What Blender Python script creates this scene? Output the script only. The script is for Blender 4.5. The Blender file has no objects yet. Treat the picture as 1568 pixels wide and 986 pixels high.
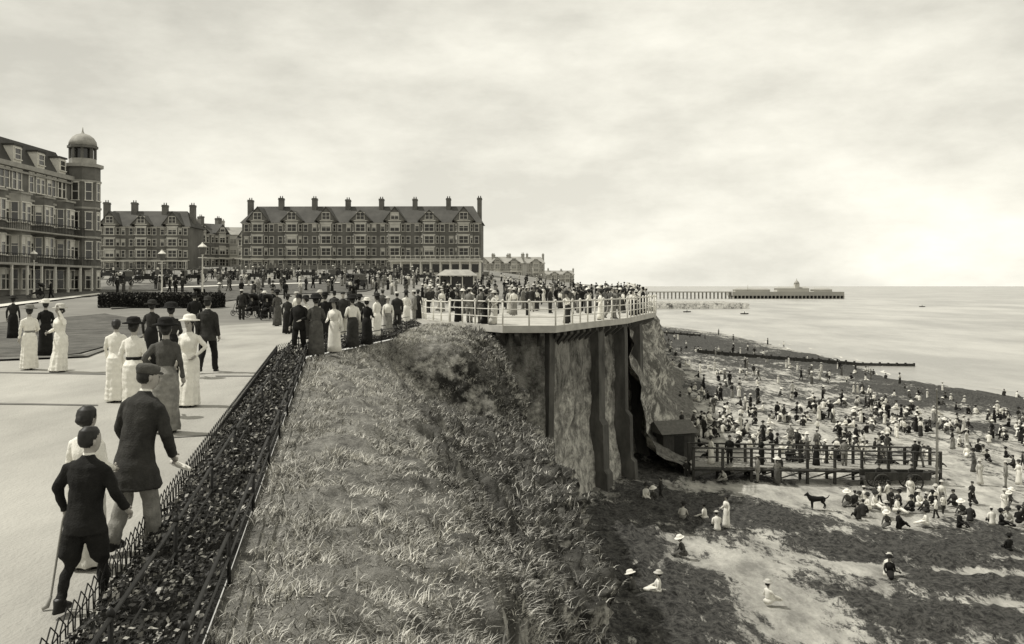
import bpy, math, random
import numpy as np
from mathutils import Vector, Matrix, noise
from mathutils.bvhtree import BVHTree
random.seed(11); np.random.seed(5)
# ---------- survey constants (camera at x=0,y=0, height 2.5 m, looking along +Y) ----------
F=1400.; CX=784.; HZ=437.; CZ=2.5
T=(1.0,.975,.885)
def I(x,xs,ys): return float(np.interp(x,xs,ys))
def sst(a,b,x):
    t=max(0.,min(1.,(x-a)/(b-a))); return t*t*(3-2*t)
# ---------- materials ----------
M={}
def mat(name,v,amp=.25,ns=3.,rough=.85,bump=0.,bs=20.,tint=T,spec=.2,stretch=(1,1,1)):
    m=bpy.data.materials.new(name); m.use_nodes=True; nt=m.node_tree; N=nt.nodes; L=nt.links
    b=N['Principled BSDF']; b.inputs['Roughness'].default_value=rough
    b.inputs['Specular IOR Level'].default_value=spec
    tc=N.new('ShaderNodeTexCoord'); mp=N.new('ShaderNodeMapping'); mp.inputs['Scale'].default_value=stretch
    L.new(tc.outputs['Object'],mp.inputs[0])
    n=N.new('ShaderNodeTexNoise'); n.inputs['Scale'].default_value=ns; n.inputs['Detail'].default_value=7
    n.inputs['Roughness'].default_value=.65
    L.new(mp.outputs[0],n.inputs['Vector'])
    r=N.new('ShaderNodeMapRange'); r.inputs[1].default_value=.3; r.inputs[2].default_value=.7
    L.new(n.outputs[0],r.inputs[0])
    mx=N.new('ShaderNodeMix'); mx.data_type='RGBA'
    lo=v*(1-amp); hi=min(.95,v*(1+amp))
    mx.inputs[6].default_value=(lo*tint[0],lo*tint[1],lo*tint[2],1); mx.inputs[7].default_value=(hi*tint[0],hi*tint[1],hi*tint[2],1)
    L.new(r.outputs[0],mx.inputs[0]); L.new(mx.outputs[2],b.inputs['Base Color'])
    if bump:
        n2=N.new('ShaderNodeTexNoise'); n2.inputs['Scale'].default_value=bs; n2.inputs['Detail'].default_value=6
        L.new(mp.outputs[0],n2.inputs['Vector'])
        bp=N.new('ShaderNodeBump'); bp.inputs['Strength'].default_value=bump; bp.inputs['Distance'].default_value=.05
        L.new(n2.outputs[0],bp.inputs['Height']); L.new(bp.outputs[0],b.inputs['Normal'])
    M[name]=m; return m
mat('promenade_gravel',.34,.26,.4,.95,.4,30,stretch=(1,.45,1))
mat('road_surface',.2,.35,.08,.95)
mat('lawn_grass',.1,.55,1.2,1,.6,15)
mat('joint_shadow',.14,.3,3)
mat('hedge_soil',.02,.4,6,1,.5,20)
mat('hedge_leaf',.035,.6,9,.6)
mat('hedge_leaf_pale',.36,.4,9,.6)
mat('iron_dark',.015,.3,6,.5)
mat('rail_white',.66,.12,3,.6)
mat('concrete_deck',.42,.25,1,.9,.2,15)
mat('buttress',.085,.55,1.2,.95,.5,6,stretch=(1,1,.4))
mat('blade_grass',.5,.6,1.6,.8)
mat('blade_dark',.12,.7,2.2,.8)
mat('wood_dark',.05,.5,4,.85,.4,12,stretch=(1,1,.3))
mat('wood_pale',.27,.3,4,.85)
mat('brick',.14,.35,.6,.9); mat('roof_slate',.06,.3,.5,.7); mat('frame_white',.68,.1,2,.6); mat('glass',.03,.5,.6,.15,spec=.6)
mat('stone_trim',.34,.25,1,.9)
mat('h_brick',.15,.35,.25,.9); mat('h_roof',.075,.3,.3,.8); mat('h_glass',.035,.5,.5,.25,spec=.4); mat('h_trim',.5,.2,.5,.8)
mat('haze_brick',.38,.2,.3,.9); mat('haze_roof',.3,.2,.4,.9); mat('haze_frame',.55,.1,1,.9); mat('haze_glass',.24,.3,.5,.6)  # far houses: haze put into the colour, tones lifted and flattened
mat('pier_haze_dark',.36,.1,.05,.9); mat('pier_haze_light',.5,.1,.05,.9)  # pier: distance haze painted in as paler tones
mat('skin',.36,.1,8,.6,tint=(1,.95,.86)); mat('hair',.025,.4,20,.5)
for nm,v in (('white',.76),('cream',.52),('grey',.22),('tweed',.085),('dark',.035),('black',.014)):
    mat('cloth_'+nm,v,.12 if v>.3 else .4,7,.9,.3,60)
mat('leather',.02,.3,8,.4); mat('paper',.6,.15,8)
mat('car_paint',.02,.3,2,.3,spec=.5); mat('tyre',.03,.2,5); mat('canvas',.12,.3,5)
mat('straw',.5,.2,30)
def cl(n): return M['cloth_'+n]
# ---------- mesh builder ----------
class MB:
    def __init__(s): s.v=[];s.f=[];s.m=[];s.s=[];s.M=None
    def add(s,vs,fs,m=0,sm=False):
        o=len(s.v)
        if s.M is not None: vs=[tuple(s.M@Vector(v)) for v in vs]
        s.v+= [tuple(v) for v in vs]; s.f+=[tuple(i+o for i in f) for f in fs]; s.m+=[m]*len(fs); s.s+=[sm]*len(fs)
    def box(s,x0,x1,y0,y1,z0,z1,m=0):
        s.add([(x0,y0,z0),(x1,y0,z0),(x1,y1,z0),(x0,y1,z0),(x0,y0,z1),(x1,y0,z1),(x1,y1,z1),(x0,y1,z1)],
          [(0,3,2,1),(4,5,6,7),(0,1,5,4),(1,2,6,5),(2,3,7,6),(3,0,4,7)],m)
    def prism(s,poly,z0,z1,m=0):
        n=len(poly); vs=[(x,y,z0) for x,y in poly]+[(x,y,z1) for x,y in poly]
        s.add(vs,[tuple(range(n-1,-1,-1)),tuple(range(n,2*n))]+[(i,(i+1)%n,(i+1)%n+n,i+n) for i in range(n)],m)
    def loft(s,R,n,m=0,sm=True,pl=0,rot=0,cen=(0,0)):
        vs=[];c,sn=math.cos(rot),math.sin(rot)
        for r in R:
            x,y,z,rx,ry=r[:5]; p=r[5] if len(r)>5 else 0
            for i in range(n):
                a=2*math.pi*i/n; k=1+p*math.cos(pl*a+1.3*math.sin(2*a))
                X=x+rx*k*math.cos(a);Y=y+ry*k*math.sin(a)
                if rot: X,Y=cen[0]+(X-cen[0])*c-(Y-cen[1])*sn, cen[1]+(X-cen[0])*sn+(Y-cen[1])*c
                vs.append((X,Y,z))
        fs=[tuple(range(n-1,-1,-1)),tuple(range((len(R)-1)*n,len(R)*n))]
        for j in range(len(R)-1):
            for i in range(n):
                a=j*n+i;b=j*n+(i+1)%n; fs.append((a,b,b+n,a+n))
        s.add(vs,fs,m,sm)
    def tube(s,P,rad,n,m=0,sm=True,flat=1.,closed=False):
        P=[Vector(p) for p in P]
        if not hasattr(rad,'__len__'): rad=[rad]*len(P)
        vs=[];u=None
        for j,p in enumerate(P):
            t=(P[min(j+1,len(P)-1)]-P[max(j-1,0)]).normalized()
            if closed: t=(P[(j+1)%len(P)]-P[j-1]).normalized()
            if u is None:
                u=Vector((1,0,0)) if abs(t.x)<.8 else Vector((0,0,1))
            u=(u-t*u.dot(t)).normalized(); w=t.cross(u)
            for i in range(n):
                a=2*math.pi*i/n; vs.append(p+u*math.cos(a)*rad[j]+w*math.sin(a)*rad[j]*flat)
        fs=[]
        K=len(P)
        if not closed: fs=[tuple(range(n-1,-1,-1)),tuple(range((K-1)*n,K*n))]
        for j in range(K if closed else K-1):
            for i in range(n):
                a=j*n+i;b=j*n+(i+1)%n;c=((j+1)%K)*n
                fs.append((a,b,c+(i+1)%n,c+i))
        s.add(vs,fs,m,sm)
    def mesh(s,name,mats):
        me=bpy.data.meshes.new(name); me.from_pydata(s.v,[],s.f); 
        for m in mats: me.materials.append(m)
        me.polygons.foreach_set('material_index',s.m); me.polygons.foreach_set('use_smooth',s.s); me.update(); return me
def link(o,parent=None):
    bpy.context.scene.collection.objects.link(o)
    if parent: o.parent=parent
    return o
def mk(name,mb,mats,parent=None,loc=None,rot=0):
    o=bpy.data.objects.new(name,mb.mesh(name,[M[m] if isinstance(m,str) else m for m in mats]))
    if loc: o.location=loc
    if rot: o.rotation_euler[2]=rot
    return link(o,parent)
def empty(name,loc=(0,0,0),rot=0):
    o=bpy.data.objects.new(name,None); o.location=loc; o.rotation_euler[2]=rot; return link(o)
def gridmesh(name,V,nr,nc,mats,smooth=True):
    me=bpy.data.meshes.new(name)
    idx=np.arange(nr*nc).reshape(nr,nc)
    q=np.stack([idx[:-1,:-1],idx[:-1,1:],idx[1:,1:],idx[1:,:-1]],-1).reshape(-1,4)
    me.vertices.add(nr*nc); me.vertices.foreach_set('co',np.asarray(V,dtype=np.float32).ravel())
    me.loops.add(q.size); me.loops.foreach_set('vertex_index',q.ravel().astype(np.int32))
    me.polygons.add(len(q)); me.polygons.foreach_set('loop_start',np.arange(0,q.size,4,dtype=np.int32))
    me.polygons.foreach_set('loop_total',np.full(len(q),4,dtype=np.int32))
    me.update(calc_edges=True); me.polygons.foreach_set('use_smooth',[smooth]*len(q))
    for m in mats: me.materials.append(m)
    o=bpy.data.objects.new(name,me); return link(o)
# ---------- terrain functions ----------
EY=[60,66,72,80,90,120,160,220,320,450,600,900,1500]; EX=[7,9.3,10,11.5,13,18,22,28,34,40,45,40,-100]
def edge(y): return I(y,EY,EX)
RY=[27,31,36,44,46,48.5,50,52,56]+EY; RX=[-6.08,-5.4,-4.6,-4.8,-4.5,-3.6,-1.5,1,3]+EX
def Rr(y): return -.95-.19*y if y<27 else I(y,RY,RX)
def G(x,y):
    b=I(y,[-20,8,27,60,110,150,200,260,500,2000],[0,0,.4,.5,1.8,3.4,5.9,8,10,12])
    if y<=60: return b
    return .5+(b-.5)*(.25+.75*sst(0,55,edge(y)-x))
SEA=CZ-14.7
def shore(y): return I(y,[0,119,147,181,226,283,339,395,565,900],[72,66,58,63,64,64,53,44,44,44])
def BT(x,y):
    c=max(2.,I(y,[0,50,60,66]+EY[2:],[2,4,8,11]+EX[2:])); return (x-c)/(shore(y)-c)
def BZ(x,y):
    t=BT(x,y)
    if t<0: return CZ-11.3
    return CZ-11.3-3.4*t**.65 if t<1 else SEA-(t-1)*4
def loc(px,py,g=G):
    kx=(px-CX)/F; ky=(py-HZ)/F; D=4.
    while D<900:
        if CZ-ky*D<=g(kx*D,D): break
        D*=1.004
    return kx*D,D,g(kx*D,D)
# top ground
ys=np.concatenate([np.linspace(-12,60,110),np.geomspace(61,1500,90)]); us=np.concatenate([[0,.3,.5],np.linspace(.6,1,90)**1])
V=[]
for y in ys:
    r=Rr(y)
    for u in us:
        k=(1-u)/.4
        x=r-.02-(260*(k**1.6) if u>=.6 else 260+(.6-u)/.6*1500)
        V.append((x,y,G(x,y)))
gr=gridmesh('promenade_ground',V,len(ys),len(us),[M['road_surface']])
def patch(name,poly,m,dz,cuts=5,g=G):
    import bmesh
    bm=bmesh.new(); f=bm.faces.new([bm.verts.new((x,y,0)) for x,y in poly]); bmesh.ops.triangulate(bm,faces=bm.faces[:])
    for _ in range(cuts): 
        L=[e for e in bm.edges if e.calc_length()>2.5]
        if not L: break
        bmesh.ops.subdivide_edges(bm,edges=L,cuts=1,use_grid_fill=True); bmesh.ops.triangulate(bm,faces=bm.faces[:])
    for v in bm.verts: v.co.z=g(v.co.x,v.co.y)+dz
    bmesh.ops.recalc_face_normals(bm,faces=bm.faces[:])
    for f in bm.faces:
        if f.normal.z<0: f.normal_flip()
    me=bpy.data.meshes.new(name); bm.to_mesh(me); bm.free(); me.materials.append(M[m]); return link(bpy.data.objects.new(name,me))
def strip(name,rowf,ys,ncol,m,dz):
    V=[]
    for y in ys:
        a,b=rowf(y)
        for j in range(ncol):
            x=a+(b-a)*j/(ncol-1); V.append((x,y,G(x,y)+dz))
    return gridmesh(name,V,len(ys),ncol,[M[m]])
strip('promenade_path',lambda y:(I(y,[-12,27,45,60,80],[-26,-22,-15,-9,-7]),min(Rr(y)-.03,I(y,[60,80],[7,2]))),np.linspace(-12,80,120),16,'promenade_gravel',.02)
def P2(l): return [loc(a,b)[:2] for a,b in l]
patch('lawn',P2([(-60,500),(160,481),(262,497),(200,522),(120,544),(-60,557)]),'lawn_grass',.06)
patch('lawn',P2([(150,441),(300,432),(420,430),(600,433),(560,447),(420,452),(330,464),(170,474)]),'lawn_grass',.08)
patch('lawn',P2([(-60,455),(150,446),(160,452),(-60,476)]),'lawn_grass',.07)
for a in ([(-40,571),(168,574),(168,575.6),(-40,572.6)],[(-40,619),(150,622),(150,624),(-40,621)],[(262,672),(330,668),(330,669.5),(262,674)],[(330,577),(410,577),(410,578.3),(330,578.3)],[(-40,553),(130,546),(262,499),(268,500),(134,549),(-40,556)]):  # third strip paints the walking woman's cast shadow; the rest are joints
    patch('joint_shadow_strip',P2(a),'joint_shadow',.075 if a[0][0]==-40 and a[0][1]==553 else .03)
patch('white_kerb',P2([(-40,473),(160,449),(162,451),(-40,477)]),'rail_white',.12)
patch('white_kerb',P2([(250,441),(520,433),(520,434.2),(250,442.6)]),'rail_white',.13)
# ---------- grassy cliff loft ----------
ST={ -6:[(-.3,-2.5),(.3,-2.45),(.9,-2.6),(1.4,-3.6),(1.9,-5),(2,-8),(2.1,-11.3),(3.5,-13)],
 2:[(-1.33,-2.5),(-.7,-2.45),(0.2,-2.55),(.8,-3.6),(1.2,-5),(1.2,-8),(1.5,-11.3),(3,-13)],
 8:[(-2.47,-2.5),(-1.4,-2.45),(-.1,-2.75),(.5,-3.9),(1.0,-5.1),(.9,-8),(1.5,-11.3),(3,-13)],
 14:[(-3.61,-2.37),(-2.4,-2.4),(-1.0,-2.8),(.3,-4.1),(1.4,-5.3),(1.2,-8),(1.8,-11.3),(3.4,-13)],
 21:[(-4.94,-2.23),(-3.8,-2.3),(-2.2,-2.7),(.0,-4.3),(1.75,-5.5),(1.7,-8),(2.4,-11.3),(4,-13)],
 27:[(-6.08,-2.1),(-5,-2.2),(-3.3,-2.9),(-.9,-4.3),(1.75,-5.7),(1.8,-8),(2.6,-11.3),(4,-13)],
 31:[(-5.4,-2.1),(-4.6,-2.7),(-3.4,-3.9),(-1.2,-4.8),(1.3,-5.5),(1.4,-8),(2.6,-11.3),(4,-13)],
 35.2:[(-4.75,-2.08),(-4.2,-3.3),(-3.0,-4.6),(-1.0,-5.0),(.8,-5.4),(1,-8),(2.4,-11.3),(4,-13)],
 35.8:[(-4.6,-2.07),(-3.6,-2.15),(-1.6,-2.25),(-.6,-2.9),(.4,-4.6),(.8,-8),(2,-11.3),(4,-13)],
 42.5:[(-4.8,-2.05),(-4,-2.05),(-2.4,-2.1),(-1,-2.4),(-.1,-3.9),(.2,-8),(1.5,-11.3),(4,-13)],
 48:[(-4.2,-2.05),(-3.5,-2.08),(-2.2,-2.15),(-1,-2.6),(-.3,-3.6),(0,-8),(1,-11.3),(4,-13)]}
ky=sorted(ST); A=np.array([ST[k] for k in ky])
yy=np.concatenate([np.linspace(-6,3,14)[:-1],np.geomspace(3,30,300),np.linspace(30.1,40,120),np.linspace(40.2,48,40)])
seg=[20,26,34,32,28,18,3]; vv=np.concatenate([np.linspace(i,i+1,s,endpoint=False) for i,s in enumerate(seg)]+[[7.]])
nr,nc=len(yy),len(vv)
Xg=np.zeros((nr,nc));Zg=np.zeros((nr,nc))
C=np.array([[[np.interp(y,ky,A[:,p,c]) for c in (0,1)] for p in range(8)] for y in yy])
for it in range(5): C[1:-1]=(C[:-2]+2*C[1:-1]+C[2:])/4
for i in range(nr):
    Xg[i]=np.interp(vv,range(8),C[i,:,0]); Zg[i]=np.interp(vv,range(8),C[i,:,1])
for it in range(8):
    Xg[:,1:-1]=(Xg[:,:-2]+2*Xg[:,1:-1]+Xg[:,2:])/4; Zg[:,1:-1]=(Zg[:,:-2]+2*Zg[:,1:-1]+Zg[:,2:])/4
Yg=np.repeat(yy[:,None],nc,1); Zg+=CZ
VG=np.stack([Xg,Yg,Zg],-1)
for i in range(nr):
    for j in range(nc):
        v=vv[j]; p=Vector(VG[i,j])
        w=sst(0.05,.8,v)
        n1=noise.fractal(p*.9,1.,2.,4); n2=noise.fractal(p*3.1+Vector((9,0,0)),1.,2.,3)
        rid=abs(noise.noise(Vector((p.x*.35+p.y*.55,p.y*.5,p.z*.15))))
        c=sst(3.0,4.2,v); s2=sst(1.4,2.6,v)
        VG[i,j,2]+=w*(1-c)*(n1*(.17+.28*s2)+n2*(.09+.09*s2)-.5*s2*rid*2)
        VG[i,j,0]+=c*(n1*.65+n2*.32+rid*.6-.3)+ (1-c)*w*n2*.05
        VG[i,j,2]+=c*n2*.25
        VG[i,j,2]-=.03
def nodekit(nt):
    N=nt.nodes;L=nt.links; tc=N.new('ShaderNodeTexCoord')
    def nz(s,d=8,r=.65,st=None,out='Object',rot=0.):
        n=N.new('ShaderNodeTexNoise');n.inputs['Scale'].default_value=s;n.inputs['Detail'].default_value=d;n.inputs['Roughness'].default_value=r
        if st: mp=N.new('ShaderNodeMapping');mp.inputs['Scale'].default_value=st;mp.inputs['Rotation'].default_value=(0,0,rot);L.new(tc.outputs[out],mp.inputs[0]);L.new(mp.outputs[0],n.inputs['Vector'])
        else: L.new(tc.outputs[out],n.inputs['Vector'])
        return n.outputs[0]
    def mth(op,a,b):
        x=N.new('ShaderNodeMath');x.operation=op
        for i,v in enumerate((a,b)):
            if isinstance(v,(int,float)): x.inputs[i].default_value=v
            else: L.new(v,x.inputs[i])
        return x.outputs[0]
    def mr(src,a,b,c=0,d=1):
        r=N.new('ShaderNodeMapRange');r.inputs[1].default_value=a;r.inputs[2].default_value=b;r.inputs[3].default_value=c;r.inputs[4].default_value=d;L.new(src,r.inputs[0]);return r.outputs[0]
    def mix(f,c1,c2):
        x=N.new('ShaderNodeMix');x.data_type='RGBA';L.new(f,x.inputs[0])
        for k,c in ((6,c1),(7,c2)):
            if isinstance(c,float): x.inputs[k].default_value=(c*T[0],c*T[1],c*T[2],1)
            else: L.new(c,x.inputs[k])
        return x.outputs[2]
    def bump(src,st,dist,bs):
        bp=N.new('ShaderNodeBump');bp.inputs['Strength'].default_value=st;bp.inputs['Distance'].default_value=dist;L.new(src,bp.inputs['Height']);L.new(bp.outputs[0],bs.inputs['Normal'])
    return N,L,tc,nz,mth,mr,mix,bump
def newmat(name,rough=.9,spec=.15):
    m=bpy.data.materials.new(name); m.use_nodes=True; b=m.node_tree.nodes['Principled BSDF']; b.inputs['Roughness'].default_value=rough; b.inputs['Specular IOR Level'].default_value=spec; M[name]=m; return m,b
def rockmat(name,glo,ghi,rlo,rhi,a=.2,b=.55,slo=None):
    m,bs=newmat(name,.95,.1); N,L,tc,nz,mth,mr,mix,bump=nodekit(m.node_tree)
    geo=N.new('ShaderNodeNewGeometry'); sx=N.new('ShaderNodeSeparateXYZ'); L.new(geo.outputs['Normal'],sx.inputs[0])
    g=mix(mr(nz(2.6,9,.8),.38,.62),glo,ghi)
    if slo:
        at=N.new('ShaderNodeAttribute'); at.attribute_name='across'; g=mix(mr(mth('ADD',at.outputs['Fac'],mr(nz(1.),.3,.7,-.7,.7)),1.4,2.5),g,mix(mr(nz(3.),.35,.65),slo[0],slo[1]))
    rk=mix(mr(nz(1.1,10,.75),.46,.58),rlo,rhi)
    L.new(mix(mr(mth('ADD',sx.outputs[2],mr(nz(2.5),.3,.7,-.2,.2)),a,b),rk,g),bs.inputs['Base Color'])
    bump(nz(5,10,.7),1.,.15,bs)
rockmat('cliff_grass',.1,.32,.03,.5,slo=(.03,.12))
rockmat('cliff_chalk',.07,.25,.12,.6)
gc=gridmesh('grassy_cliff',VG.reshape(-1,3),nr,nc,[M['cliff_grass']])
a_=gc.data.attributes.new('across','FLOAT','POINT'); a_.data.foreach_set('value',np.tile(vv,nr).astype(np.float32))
# bastion wall material: weathered render over chalk, paler low down
m,bs=newmat('bastion_wall',.95,.1); N,L,tc,nz,mth,mr,mix,bump=nodekit(m.node_tree)
sx=N.new('ShaderNodeSeparateXYZ'); L.new(tc.outputs['Object'],sx.inputs[0])
low=mth('ADD',mr(sx.outputs[2],-7.0,-.5,1,0),mr(nz(.7,9,.7),.3,.7,-.6,.6))
up=mix(mr(nz(1.6,9,.75,(1,1,.6)),.4,.6),.07,.33)
L.new(mix(mr(low,.35,.75),up,mix(mr(nz(2.,9,.75),.42,.58),.22,.68)),bs.inputs['Base Color']); bump(nz(3.,9,.75),1.,.25,bs)
# blades on slope
def blades(name,cnt,jmax,matn,hl,hh,wf,seed,jmin=0,thr=-.2,spread=.5):
    rg=np.random.RandomState(seed)
    ii=rg.uniform(12,nr-2,cnt); jj=rg.uniform(jmin,jmax,cnt)
    i0=ii.astype(int); j0=jj.astype(int); fi=(ii-i0)[:,None]; fj=(jj-j0)[:,None]
    P=VG[i0,j0]*(1-fi)*(1-fj)+VG[i0+1,j0]*fi*(1-fj)+VG[i0,j0+1]*(1-fi)*fj+VG[i0+1,j0+1]*fi*fj
    a=VG[i0+1,j0]-VG[i0,j0]; b=VG[i0,j0+1]-VG[i0,j0]; nn=np.cross(b,a); nn/=np.linalg.norm(nn,axis=1)[:,None]+1e-9; nn*=np.sign(nn[:,2:3]+1e-6)
    cl_=np.array([noise.noise(Vector(p)*1.3)+.6*noise.noise(Vector(p)*4.) for p in P])
    keep=(nn[:,2]>.2)&(cl_+rg.uniform(-spread,spread,cnt)>thr); P=P[keep];nn=nn[keep];cl_=cl_[keep]; n=len(P)
    h=(hl+(hh-hl)*rg.rand(n)**2)*(1+1.*np.clip(cl_,-.4,.7))*(1+P[:,1]*.012); w=wf*(1+P[:,1]*.05)
    az=rg.uniform(0,6.283,n); side=np.stack([np.cos(az),np.sin(az),np.zeros(n)],-1)
    ln=np.stack([rg.normal(.3,.5,n),rg.normal(-.1,.5,n),np.full(n,.7)],-1)+nn*.3; ln/=np.linalg.norm(ln,axis=1)[:,None]
    base=P-nn*.02; mid=base+ln*h[:,None]*.55; tip=base+ln*h[:,None]; tip[:,2]-=h*.18; tip[:,:2]+=ln[:,:2]*h[:,None]*.3
    W=side*w[:,None]
    V=np.stack([base-W,base+W,mid+W*.8,mid-W*.8,tip],1).reshape(-1,3)
    me=bpy.data.meshes.new(name); me.vertices.add(len(V)); me.vertices.foreach_set('co',V.astype(np.float32).ravel())
    k=np.arange(n)[:,None]*5
    li=np.concatenate([k+np.array([[0,1,2,3]]),k+np.array([[3,2,4]])],1).ravel().astype(np.int32)
    me.loops.add(len(li)); me.loops.foreach_set('vertex_index',li); me.polygons.add(2*n)
    ls=np.stack([np.arange(n)*7,np.arange(n)*7+4],1).ravel().astype(np.int32); lt=np.tile([4,3],n).astype(np.int32)
    me.polygons.foreach_set('loop_start',ls); me.polygons.foreach_set('loop_total',lt); me.update(calc_edges=True); me.materials.append(M[matn]); link(bpy.data.objects.new(name,me))
blades('cliff_grass_tufts',150000,72,'blade_grass',.03,.15,.0038,1)
blades('cliff_grass_tufts',30000,70,'blade_dark',.04,.14,.005,7,thr=.1,spread=.3)
blades('cliff_grass_tufts',28000,118,'blade_grass',.06,.22,.005,4,jmin=60)
blades('cliff_grass_tufts',50000,130,'blade_dark',.06,.24,.007,2,jmin=45)
# far cliff
V=[];fy=np.concatenate([np.linspace(57,120,90),np.geomspace(122,1500,60)]);prof=[(0,0,0),(1,.3,.12),(2,.9,.4),(3,1.6,.7),(4,2.6,.9),(5,4.2,1.02),(6,7,1.2)]
vs=np.linspace(0,6,26)
for y in fy:
    e=edge(y); top=G(e,y)
    for v in vs:
        ox=np.interp(v,range(7),[p[1] for p in prof]); dz=np.interp(v,range(7),[p[2] for p in prof])
        p=Vector((e+ox,y,top-dz*(top+9.2)))
        nn=noise.fractal(p*.35,1,2,4)*min(1,v)
        V.append((e+ox+nn*1.1,y,p.z+nn*.3))
gridmesh('chalk_cliff',V,len(fy),26,[M['cliff_chalk']])
# ---------- hedge strip, hoop fence, low rail ----------
sw=lambda y:.85
strip('hedge_bed',lambda y:(Rr(y)-sw(y),Rr(y)+.02),np.linspace(-4,46,130),3,'hedge_soil',.05)
rg=np.random.RandomState(3); mb=MB()
for k in range(26000):
    y=4+42*rg.rand()**1.7; x=Rr(y)-sw(y)*rg.uniform(.0,1.)
    hh=.32*(1-((x-Rr(y)+sw(y)/2)/(sw(y)/2+.02))**2*.6)*(.75+.7*noise.noise(Vector((x*2,y*2,0))))
    z=G(x,y)+.05+hh*rg.rand()**.5; s=rg.uniform(.011,.027)*(1+y*.03)
    n=Vector((rg.normal(),rg.normal(),rg.normal()+.8)).normalized(); u=n.orthogonal().normalized(); w=n.cross(u); c=Vector((x,y,z))
    mb.add([c-u*s,c-w*s*.6,c+u*s,c+w*s*.6],[(0,1,2,3)],1 if rg.rand()<.17 else 0)
mk('hedge_foliage',mb,['hedge_leaf','hedge_leaf_pale'])
mb=MB(); 
fl=[]
y=3.
while y<45:
    fl.append(y); y+=.17
def xl(y): return Rr(y)-sw(y)
for i,y in enumerate(fl[:-3]):
    if y>30: break
    x=xl(y);x2=xl(y+.34);z=G(x,y)
    pts=[(x,y,z),(x+.0,y+.02,z+.26),((x+x2)/2,y+.17,z+.36),(x2,y+.32,z+.26),(x2,y+.34,z)]
    mb.tube(pts,.0055,4,0)
for h in (.1,.24): mb.tube([(xl(y),y,G(xl(y),y)+h) for y in fl],.006,4,0)
mk('hoop_fence',mb,['iron_dark'])
for nm,off,hgt in (('low_iron_rail',.03,.42),('low_iron_rail',-.42,.5)):
    mb=MB(); yy2=np.arange(3.,45.5,1.)
    for h,r in ((hgt,.017),(hgt*.5,.011)): mb.tube([(Rr(y)+off,y,G(Rr(y),y)+h) for y in yy2],r,6,0)
    for y in np.arange(3.3,45,2.2):
        x=Rr(y)+off; z=G(x,y); mb.tube([(x,y,z-.1),(x,y,z+hgt+.02)],.018,6,0); mb.loft([(x,y,z+hgt,.02,.02),(x,y,z+hgt+.03,.03,.03),(x,y,z+hgt+.06,.012,.012)],6,0)
    mk(nm,mb,['iron_dark'])
# ---------- bastion ----------
SL=[(-3.3,48.7),(-.45,44),(2.1,44),(4.5,49.6),(6.9,54.6),(10.5,66.6)]
BA=empty('cliff_bastion')
mb=MB(); mb.prism([(-5.5,53)]+SL+[(10.2,74),(-6,78)],.22,.56,0)
mk('deck',mb,['concrete_deck'],BA)
WL=[(-2.9,49.3),(-.1,45),(1.8,45),(3.8,50),(6.2,55),(9.3,66)]
pts=[]
W2=WL+[(9.2,76)]
for a,b in zip(W2[:-1],W2[1:]):
    n=max(2,int(math.dist(a,b)/.22)); nx,ny=(b[1]-a[1]),-(b[0]-a[0]); l=math.hypot(nx,ny); nx/=l;ny/=l
    for i in range(n): t=i/n; pts.append((a[0]+(b[0]-a[0])*t,a[1]+(b[1]-a[1])*t,nx,ny))
pts.append((W2[-1][0],W2[-1][1],1,0)); zr=np.linspace(-9.8,.21,46); V=[]
for z in zr:
    for (x,y,nx,ny) in pts:
        d=noise.fractal(Vector((x*.9,y*.9,z*.9)),1,2,4)*.16*sst(.1,-1.5,z)+ .35*sst(-5.5,-9,z); V.append((x+nx*d,y+ny*d,z))
o=gridmesh('wall',V,len(zr),len(pts),[M['bastion_wall']]); o.parent=BA
mb=MB()
def buttress(x,y,ang,w,d0,d1,z0,z1,m=0):
    mb.M=Matrix.Translation((x,y,0))@Matrix.Rotation(ang,4,'Z')
    zz=[(z0,d1),(z0+1.5,d1*.92),(z0+1.7,d1*.75),(z0+4.2,d1*.7),(z0+4.5,d1*.5),(z1-.6,d0),(z1,d0*.9)]
    vs=[];
    for z,d in zz: vs+=[(-w/2,.3,z),(-w/2,-d,z),(w/2,-d,z),(w/2,.3,z)]
    fs=[(0,3,2,1),(24,25,26,27)]
    for j in range(6):
        for i in range(4): a=j*4+i;b=j*4+(i+1)%4; fs.append((a,b,b+4,a+4))
    mb.add(vs,fs,m); mb.M=None
buttress(1.75,45.1,math.radians(35),.32,.4,.6,-9.5,.2)
buttress(4.6,51.6,math.radians(58),.75,.5,1.1,-9.5,.2)
buttress(6.3,55.1,math.radians(66),.6,.6,1.3,-9.5,.2)
buttress(8.2,61.5,math.radians(70),.9,.5,1.2,-9.5,.2)
for (a,b),(c,d) in zip(zip(SL[:-1],SL[1:]),zip(WL[:-1],WL[1:])):
    L_=math.dist(a,b); n=max(2,int(L_/1.0))
    for i in range(n):
        t=(i+.5)/n; p=Vector((a[0]+(b[0]-a[0])*t,a[1]+(b[1]-a[1])*t,0)); q=Vector((c[0]+(d[0]-c[0])*t,c[1]+(d[1]-c[1])*t,0))
        s=(q-p).normalized().cross(Vector((0,0,1)))*.09
        e=p+(q-p)*.12; q=q+(q-p)*.1
        vs=[e-s+Vector((0,0,.21)),q-s+Vector((0,0,.21)),q-s+Vector((0,0,-.55)),e-s+Vector((0,0,.05))]; vs+= [v+2*s for v in vs]
        mb.add(vs,[(0,1,2,3),(7,6,5,4),(0,3,7,4),(3,2,6,7),(2,1,5,6),(1,0,4,5)],0)
mk('buttresses',mb,['buttress'],BA)
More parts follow.
